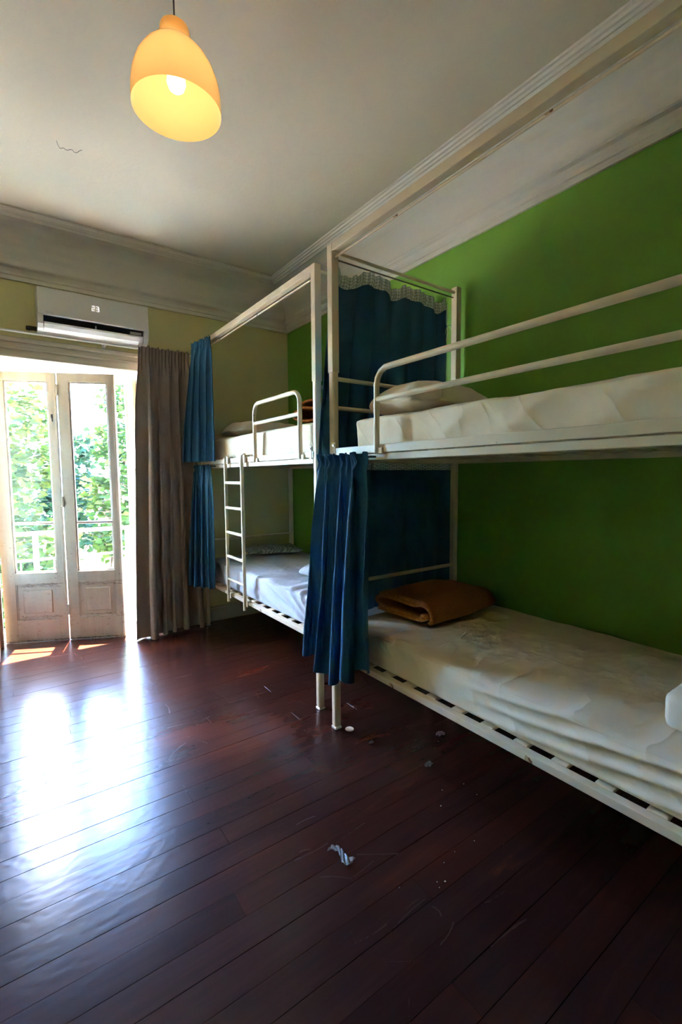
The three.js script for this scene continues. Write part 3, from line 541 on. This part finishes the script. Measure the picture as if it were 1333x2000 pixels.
// ------------------------------------------------------------------ air conditioner
{
  const x0 = -2.195, x1 = -1.42, o = thing('air_conditioner', 'white wall air conditioner showing 23 above the balcony door', 'air conditioner', [(x0 + x1) / 2, 2.5, 0]);
  const w = (x1 - x0) / 2, ext = (pts, a, b) => { const s = new THREE.Shape(pts.map(([z, y]) => new THREE.Vector2(z, y))), g = new THREE.ExtrudeGeometry(s, { depth: b - a, bevelEnabled: false }); g.rotateY(-Math.PI / 2); g.scale(-1, 1, 1); g.translate(a, 0, 0); const ix = g.index; return flipped(flat(g)); };
  const flipped = (g) => { const p = g.attributes.position.array; for (let i = 0; i < p.length; i += 9) for (let k = 0; k < 3; k++) { const t = p[i + 3 + k]; p[i + 3 + k] = p[i + 6 + k]; p[i + 6 + k] = t; } g.computeVertexNormals(); return g; };
  const bodyP = [[0.004, 0.005], [0.1, 0.006], [0.118, 0.012], [0.118, 0.06], [0.15, 0.11], [0.19, 0.112], [0.19, 0.298], [0.004, 0.298]];
  const cheek = [[0.004, 0.005], [0.12, 0.006], [0.15, 0.016], [0.178, 0.045], [0.196, 0.085], [0.201, 0.112], [0.19, 0.116], [0.004, 0.116]];
  mesh('body', ext(bodyP, -w + 0.002, w - 0.002), M.plastic, o);
  mesh('side_cheek', ext(cheek, -w, -w + 0.036), M.plastic, o); mesh('side_cheek', ext(cheek, w - 0.036, w), M.plastic, o);
  mesh('front_panel', [bx(-w, w, 0.104, 0.3, 0.188, 0.205, 0.008)], M.plastic, o);
  mesh('vent', ext([[0.119, 0.045], [0.122, 0.042], [0.165, 0.108], [0.152, 0.109]], -w + 0.036, w - 0.036), M.dark, o);
  const lv = mesh('louver', ext([[0.12, 0.012], [0.15, 0.022], [0.174, 0.048], [0.18, 0.06], [0.174, 0.062], [0.148, 0.032], [0.12, 0.02]], -w + 0.04, w - 0.04), M.plastic, o);
  mesh('vane', bx(-0.004, 0.004, 0.05, 0.09, 0.13, 0.165, 0.001), M.plastic, o);
  mesh('vane', [bx(0.25, w - 0.05, 0.086, 0.09, 0.14, 0.17, 0.001), bx(0.25, w - 0.05, 0.074, 0.078, 0.14, 0.17, 0.001)], M.plastic, o);
  mesh('pipe', [tube([V(-w - 0.05, 0.035, 0.03), V(-w + 0.01, 0.035, 0.03)], 0.016, 1, 12), tube([V(-w - 0.05, 0.02, 0.03), V(-w - 0.05, 0.045, 0.03)], 0.02, 1, 12)], M.dark, o);
  const lit = S({ color: '#ffffff', emissive: '#ffffff', emissiveIntensity: 0.3 });
  const seg = (cx, cy, on) => { const a = 0.009, b = 0.0095, t = 0.002, r = []; const H = (y) => bx(cx - a, cx + a, cy + y - t, cy + y + t, 0.2045, 0.2065, 0), Vv = (x, y) => bx(cx + x - t, cx + x + t, cy + y - b / 2 - 0.004, cy + y + b / 2 + 0.004, 0.2045, 0.2065, 0); for (const k of on) r.push({ t: H(b + 0.008), m: H(0), d: H(-b - 0.008), q: Vv(a, b / 2 + 0.004), s: Vv(a, -b / 2 - 0.004), z: Vv(-a, -b / 2 - 0.004) }[k]); return r; };
  mesh('display_digits', [...seg(-0.02, 0.208, 'tmdqz'), ...seg(0.01, 0.208, 'tmdqs')], lit, o);
  mesh('emblem', tube([V(-w + 0.05, 0.119, 0.206), V(-w + 0.058, 0.131, 0.206), V(-w + 0.064, 0.12, 0.206), V(-w + 0.072, 0.127, 0.206), V(-w + 0.078, 0.12, 0.206), V(-w + 0.086, 0.126, 0.206), V(-w + 0.094, 0.12, 0.206), V(-w + 0.098, 0.132, 0.206)], 0.0016, 40, 5, 0), M.cord, o);
}

// ------------------------------------------------------------------ pendant lamp
{
  const X = -1.918, Z = 2.7026, o = thing('pendant_lamp', 'glowing yellow glass pendant lamp hanging from the ceiling', 'lamp', [X, 2.6, Z]);
  const prof = [[0.14, 0], [0.1405, 0.012], [0.14, 0.05], [0.134, 0.09], [0.122, 0.125], [0.102, 0.158], [0.078, 0.184], [0.058, 0.2], [0.05, 0.213], [0.048, 0.235], [0.045, 0.252], [0.036, 0.26], [0.005, 0.262]].map(([r, y]) => new THREE.Vector2(r, y));
  const glass = new THREE.MeshPhysicalMaterial({ color: '#ffd68c', transmission: 0.45, thickness: 0, roughness: 1, side: THREE.DoubleSide });
  mesh('shade', new THREE.LatheGeometry(prof, 64), glass, o);
  mesh('cord', tube([V(0, 0.26, 0), V(0, CEIL - 2.6 - 0.02, 0)], 0.003, 1, 8), M.steel, o);
  mesh('ceiling_rose', new THREE.LatheGeometry([[0.001, CEIL - 2.6 - 0.06], [0.03, CEIL - 2.6 - 0.055], [0.045, CEIL - 2.6 - 0.02], [0.048, CEIL - 2.6]].map(([r, y]) => new THREE.Vector2(r, y)), 32), M.plastic, o);
  mesh('socket', tube([V(0, 0.165, 0), V(0, 0.258, 0)], 0.02, 1, 16), M.plastic, o);
  const bulb = new THREE.LatheGeometry([[0.0005, 0.056], [0.012, 0.058], [0.024, 0.068], [0.03, 0.085], [0.028, 0.105], [0.019, 0.128], [0.014, 0.145], [0.013, 0.17], [0.0005, 0.171]].map(([r, y]) => new THREE.Vector2(r, y)), 32);
  mesh('bulb', bulb, S({ color: '#fff4dc', emissive: '#fff0d0', emissiveIntensity: 0.6 }), o);
  const l = new THREE.PointLight(new THREE.Color(1, 0.8, 0.62), 0.025, 0, 2); l.name = 'pendant_bulb'; l.position.set(X, 2.6 + 0.085, Z); l.castShadow = true; l.shadow.radius = 1.2; scene.add(l);
}

// ------------------------------------------------------------------ litter on the boards
{
  seed = 41;
  const foil = new THREE.MeshPhysicalMaterial({ color: '#a9a9a6', transmission: 0.6, thickness: 0, roughness: 0.35, side: THREE.DoubleSide });
  const w = thing('plastic_wrapper', 'crumpled clear plastic wrapper lying in the open middle of the floor', 'wrapper', [-1.506, 0.002, 3.02]);
  mesh('film', grid(16, 24, (u, v) => V((u - 0.5) * (0.035 - 0.012 * Math.sin(v * 5)) + 0.014 * Math.sin(v * 6), 0.008 + 0.01 * Math.abs(nz(u * 5, v * 9, 4)) + 0.008 * Math.abs(Math.sin(v * 14 + u * 5)), (v - 0.5) * 0.125), 0), foil, w);
  w.rotation.y = 0.35; w.scale.setScalar(0.85);
  const cap = thing('white_disc', 'small white plastic disc beside the foot of the near bunk post', 'disc', [-0.965, 0, 2.345]);
  mesh('disc', new THREE.LatheGeometry([[0.0005, 0.006], [0.02, 0.006], [0.024, 0.003], [0.024, 0.001], [0.0005, 0.001]].map(([r, y]) => new THREE.Vector2(r, y)), 24), M.plastic, cap);
  for (const [x, z, s, label] of [[-0.847, 2.829, 0.026, 'small crumpled clear plastic scrap on floor in front of lower bed rail'], [-0.6, 2.68, 0.03, 'tangle of clear plastic under the lower bed of near bunk'], [-0.95, 2.52, 0.016, 'tiny clear plastic scrap near the worn orange floor patch']]) {
    const o = thing('plastic_scrap', label, 'plastic scrap', [x, 0.001, z]);
    mesh('film', grid(24, 8, (u, v) => { const a = u * Math.PI * 2, c = Math.cos(a), q = Math.sin(a), k = s * v * (0.75 + 0.5 * nz(c * 2 + x * 5, q * 2, v * 2)); return V(k * c * 1.2, 0.002 + s * 0.55 * Math.abs(nz(c * v * 4 + x, q * v * 4, z * 3)) + 0.3 * s * (1 - v), k * q * 0.8); }), foil, o);
  }
  const proto = new THREE.IcosahedronGeometry(0.0036, 0); proto.scale(1, 0.5, 0.8); const crumbG = flat(proto), crumbM = S({ color: '#e9e4da', roughness: 0.9 });
  [[-1.276, 3.315], [-1.01, 3.055], [-1.3, 3.3], [-1.31, 3.32], [-0.93, 2.99], [-0.82, 3.02], [-0.83, 3.1], [-1.15, 3.25], [-1.42, 3.24], [-1.05, 3.26], [-0.72, 2.75], [-0.66, 2.72], [-1.22, 3.26]].forEach(([x, z], k) => {
    const m = new THREE.Mesh(crumbG, crumbM); m.name = numbered('crumb'); m.position.set(x, 0.0022, z); m.rotation.y = k; m.scale.setScalar(k < 2 ? 1 : rr(0.4, 0.7)); m.castShadow = m.receiveShadow = true; scene.add(m);
    if (k === 0) tag(m, 'largest white crumb among the dust specks to the right of the plastic wrapper', 'crumb');
    else if (k === 1) tag(m, 'single bright crumb midway between the plastic wrapper and the near bed rail', 'crumb');
    else tag(m, 'tiny white crumb scattered on the dark floorboards before the near bunk', 'crumb', 'white crumbs on the floor');
  });
}

// ------------------------------------------------------------------ outside: balcony, street, trees, houses
{
  seed = 53;
  const b = thing('balcony', 'narrow balcony with a mint green iron railing outside the door', 'balcony', [0, 0, 0]);
  mesh('slab', bx(-4.6, -0.4, -0.2, -0.03, -1.06, OUT, 0.006), M.concrete, b);
  const z = -0.98;
  const rail = mesh('top_rail', bx(-4.55, -0.45, 0.855, 0.888, z - 0.03, z + 0.03, 0.006), M.mint, b);
  mesh('middle_rail', bx(-4.55, -0.45, 0.605, 0.625, z - 0.012, z + 0.012, 0.003), M.mint, b);
  mesh('bottom_rail', bx(-4.55, -0.45, 0.06, 0.08, z - 0.012, z + 0.012, 0.003), M.mint, b);
  for (const x of [-4.5, -3.85, -3.05, -2.25, -1.43, -0.62]) mesh('rail_post', [bx(x - 0.022, x + 0.022, -0.03, 0.86, z - 0.022, z + 0.022, 0.004), bx(x - 0.035, x + 0.035, 0.3, 0.34, z - 0.03, z + 0.03, 0.01)], M.mint, b);
  for (let x = -4.4; x < -0.5; x += 0.135) mesh('baluster', bx(x - 0.006, x + 0.006, 0.07, 0.61, z - 0.006, z + 0.006, 0.002), M.mint, b);
  const Y = -4.4;
  tag(mesh('street', bx(-40, 40, Y - 0.2, Y, -60, OUT, 0), S({ color: '#b5aca0', map: T.plasterTone, roughness: 0.95 })), 'sunlit pale street pavement below the balcony', 'street', null, 'structure');
  // leaves: bent diamonds, one cloud of copies per crown
  const leafG = new THREE.BufferGeometry();
  leafG.setAttribute('position', new THREE.Float32BufferAttribute([0, 0, 0, 0.5, 0.12, 0.45, 0, 0, 1.1, 0, 0, 0, 0, 0, 1.1, -0.5, 0.12, 0.45], 3)); leafG.computeVertexNormals();
  leafG.setAttribute('uv', new THREE.Float32BufferAttribute([0, 0, 1, 0, 1, 1, 0, 0, 1, 1, 0, 1], 2));
  const leafM = (col) => new THREE.MeshPhysicalMaterial({ color: col, transmission: 0.4, thickness: 0, roughness: 1, specularIntensity: 0.1, side: THREE.DoubleSide });
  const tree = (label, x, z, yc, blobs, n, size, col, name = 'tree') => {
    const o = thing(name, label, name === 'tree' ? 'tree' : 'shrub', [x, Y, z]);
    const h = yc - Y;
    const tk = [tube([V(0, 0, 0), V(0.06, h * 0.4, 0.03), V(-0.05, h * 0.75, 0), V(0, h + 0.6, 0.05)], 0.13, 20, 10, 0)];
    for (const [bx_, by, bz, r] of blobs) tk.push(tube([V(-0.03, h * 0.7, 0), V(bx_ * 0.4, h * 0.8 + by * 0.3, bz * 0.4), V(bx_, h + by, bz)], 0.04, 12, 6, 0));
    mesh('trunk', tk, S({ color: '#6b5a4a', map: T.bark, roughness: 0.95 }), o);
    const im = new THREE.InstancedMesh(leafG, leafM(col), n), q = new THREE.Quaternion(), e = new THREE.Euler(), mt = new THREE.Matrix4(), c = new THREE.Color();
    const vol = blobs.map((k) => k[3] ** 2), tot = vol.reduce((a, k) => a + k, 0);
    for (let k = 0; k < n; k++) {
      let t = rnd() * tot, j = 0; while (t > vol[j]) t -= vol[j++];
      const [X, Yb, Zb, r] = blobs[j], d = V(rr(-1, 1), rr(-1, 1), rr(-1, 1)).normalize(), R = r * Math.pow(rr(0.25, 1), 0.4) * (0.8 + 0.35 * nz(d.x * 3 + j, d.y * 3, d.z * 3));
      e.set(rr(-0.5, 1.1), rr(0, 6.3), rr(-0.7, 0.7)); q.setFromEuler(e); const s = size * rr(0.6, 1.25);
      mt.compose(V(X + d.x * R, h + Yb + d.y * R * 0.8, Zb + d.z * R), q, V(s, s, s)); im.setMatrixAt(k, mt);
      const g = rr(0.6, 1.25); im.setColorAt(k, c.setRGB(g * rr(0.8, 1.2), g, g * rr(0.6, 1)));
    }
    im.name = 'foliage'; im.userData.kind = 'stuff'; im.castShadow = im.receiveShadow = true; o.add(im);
    return o;
  };
  tree('leafy yellow green street tree seen through the left door leaf', -2.9, -6.2, 0.4, [[0, 0.6, 0, 1.2], [0.9, -0.3, 0.4, 0.9], [-0.6, 1.6, 0, 1.1], [0.5, 2.2, -0.3, 1.0], [0.2, -1.0, 0.5, 0.8], [-1.2, 0.2, 0, 1.0], [0.9, 1.2, -0.6, 0.7]], 5200, 0.15, C(0.027, 0.037, 0.007));
  tree('green street tree in the gap beside the right door leaf', -0.75, -6.8, 0.6, [[0.3, 0.4, 0, 0.9], [0.5, 1.5, 0.2, 0.9], [0.2, -0.5, 0.3, 0.7], [0.6, 2.6, 0, 0.8], [1.2, 0.8, 0, 1.0]], 3800, 0.14, C(0.019, 0.032, 0.007));
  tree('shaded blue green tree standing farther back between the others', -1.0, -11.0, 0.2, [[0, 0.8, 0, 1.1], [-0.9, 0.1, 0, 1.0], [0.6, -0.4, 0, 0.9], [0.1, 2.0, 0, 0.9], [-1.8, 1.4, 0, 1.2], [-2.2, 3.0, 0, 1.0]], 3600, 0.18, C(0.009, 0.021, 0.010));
  tree('low yellow green tree crown just below the balcony railing', -2.1, -5.2, -1.1, [[0, 0.2, 0, 0.7], [0.7, 0.1, -0.2, 0.6], [-0.7, 0, 0, 0.7], [0.2, 0.6, 0.2, 0.5]], 2600, 0.13, C(0.024, 0.036, 0.006));
  // the house across the street: walls, windows with panes, shop front with awning and sign band
  const h = thing('apartment_building', 'pale apartment building with shop front across the street', 'building', [0, Y, -18]);
  const wallM = S({ color: '#e8ddcd', map: T.plasterTone, roughness: 0.9 }), peach = S({ color: '#e0a883', map: T.plasterTone, roughness: 0.9 });
  mesh('wall', bx(-8, 7, 3.6, 7.6, -6, 0, 0.02), wallM, h); mesh('wall', bx(-8, 7, 0, 3.6, -6, -0.3, 0.02), peach, h);
  mesh('cornice', bx(-8.1, 7.1, 7.5, 7.8, -0.1, 0.25, 0.03), wallM, h); mesh('ledge', bx(-8.05, 7.05, 3.5, 3.68, -0.1, 0.15, 0.02), wallM, h);
  for (let x = -7; x < 6.5; x += 1.9) { const f = mesh('window', [bx(x - 0.55, x - 0.47, 4.5, 6.5, -0.05, 0.05, 0.01), bx(x + 0.47, x + 0.55, 4.5, 6.5, -0.05, 0.05, 0.01), bx(x - 0.6, x + 0.6, 6.5, 6.6, -0.05, 0.08, 0.01), bx(x - 0.6, x + 0.6, 4.4, 4.5, -0.05, 0.1, 0.01), bx(x - 0.03, x + 0.03, 4.5, 6.5, -0.05, 0.04, 0.01)], wallM, h); mesh('pane', bx(x - 0.47, x + 0.47, 4.5, 6.5, -0.02, 0.012, 0), S({ color: '#5d6f78', roughness: 0.1 }), f); }
  const green = S({ color: '#7fae9d', roughness: 0.6 });
  for (const x of [-4.2, -1.6, 1.0, 3.6]) mesh('shop_pillar', bx(x - 0.16, x + 0.16, 0, 3.5, -0.32, 0.05, 0.02), green, h);
  for (let k = 0; k < 3; k++) {
    const x0 = -4.0 + k * 2.6, x1 = x0 + 2.2;
    mesh('awning', new THREE.BoxGeometry(2.2, 0.06, 0.9).rotateX(0.4).translate((x0 + x1) / 2, 3.1, 0.2), S({ color: k % 2 ? '#9c4a36' : '#5b4038', roughness: 0.9 }), h);
    mesh('sign_band', bx(x0, x1, 2.2, 2.75, -0.3, 0.0, 0.02), S({ color: '#dfe6e6', roughness: 0.6 }), h);
    mesh('shop_window', bx(x0 + 0.1, x1 - 0.1, 0.5, 2.15, -0.32, -0.22, 0.01), S({ color: '#74838a', roughness: 0.15 }), h);
  }
}

scene.traverse((o) => { if (o.isMesh) { o.castShadow = true; o.receiveShadow = true; } });
renderer.render(scene, camera);
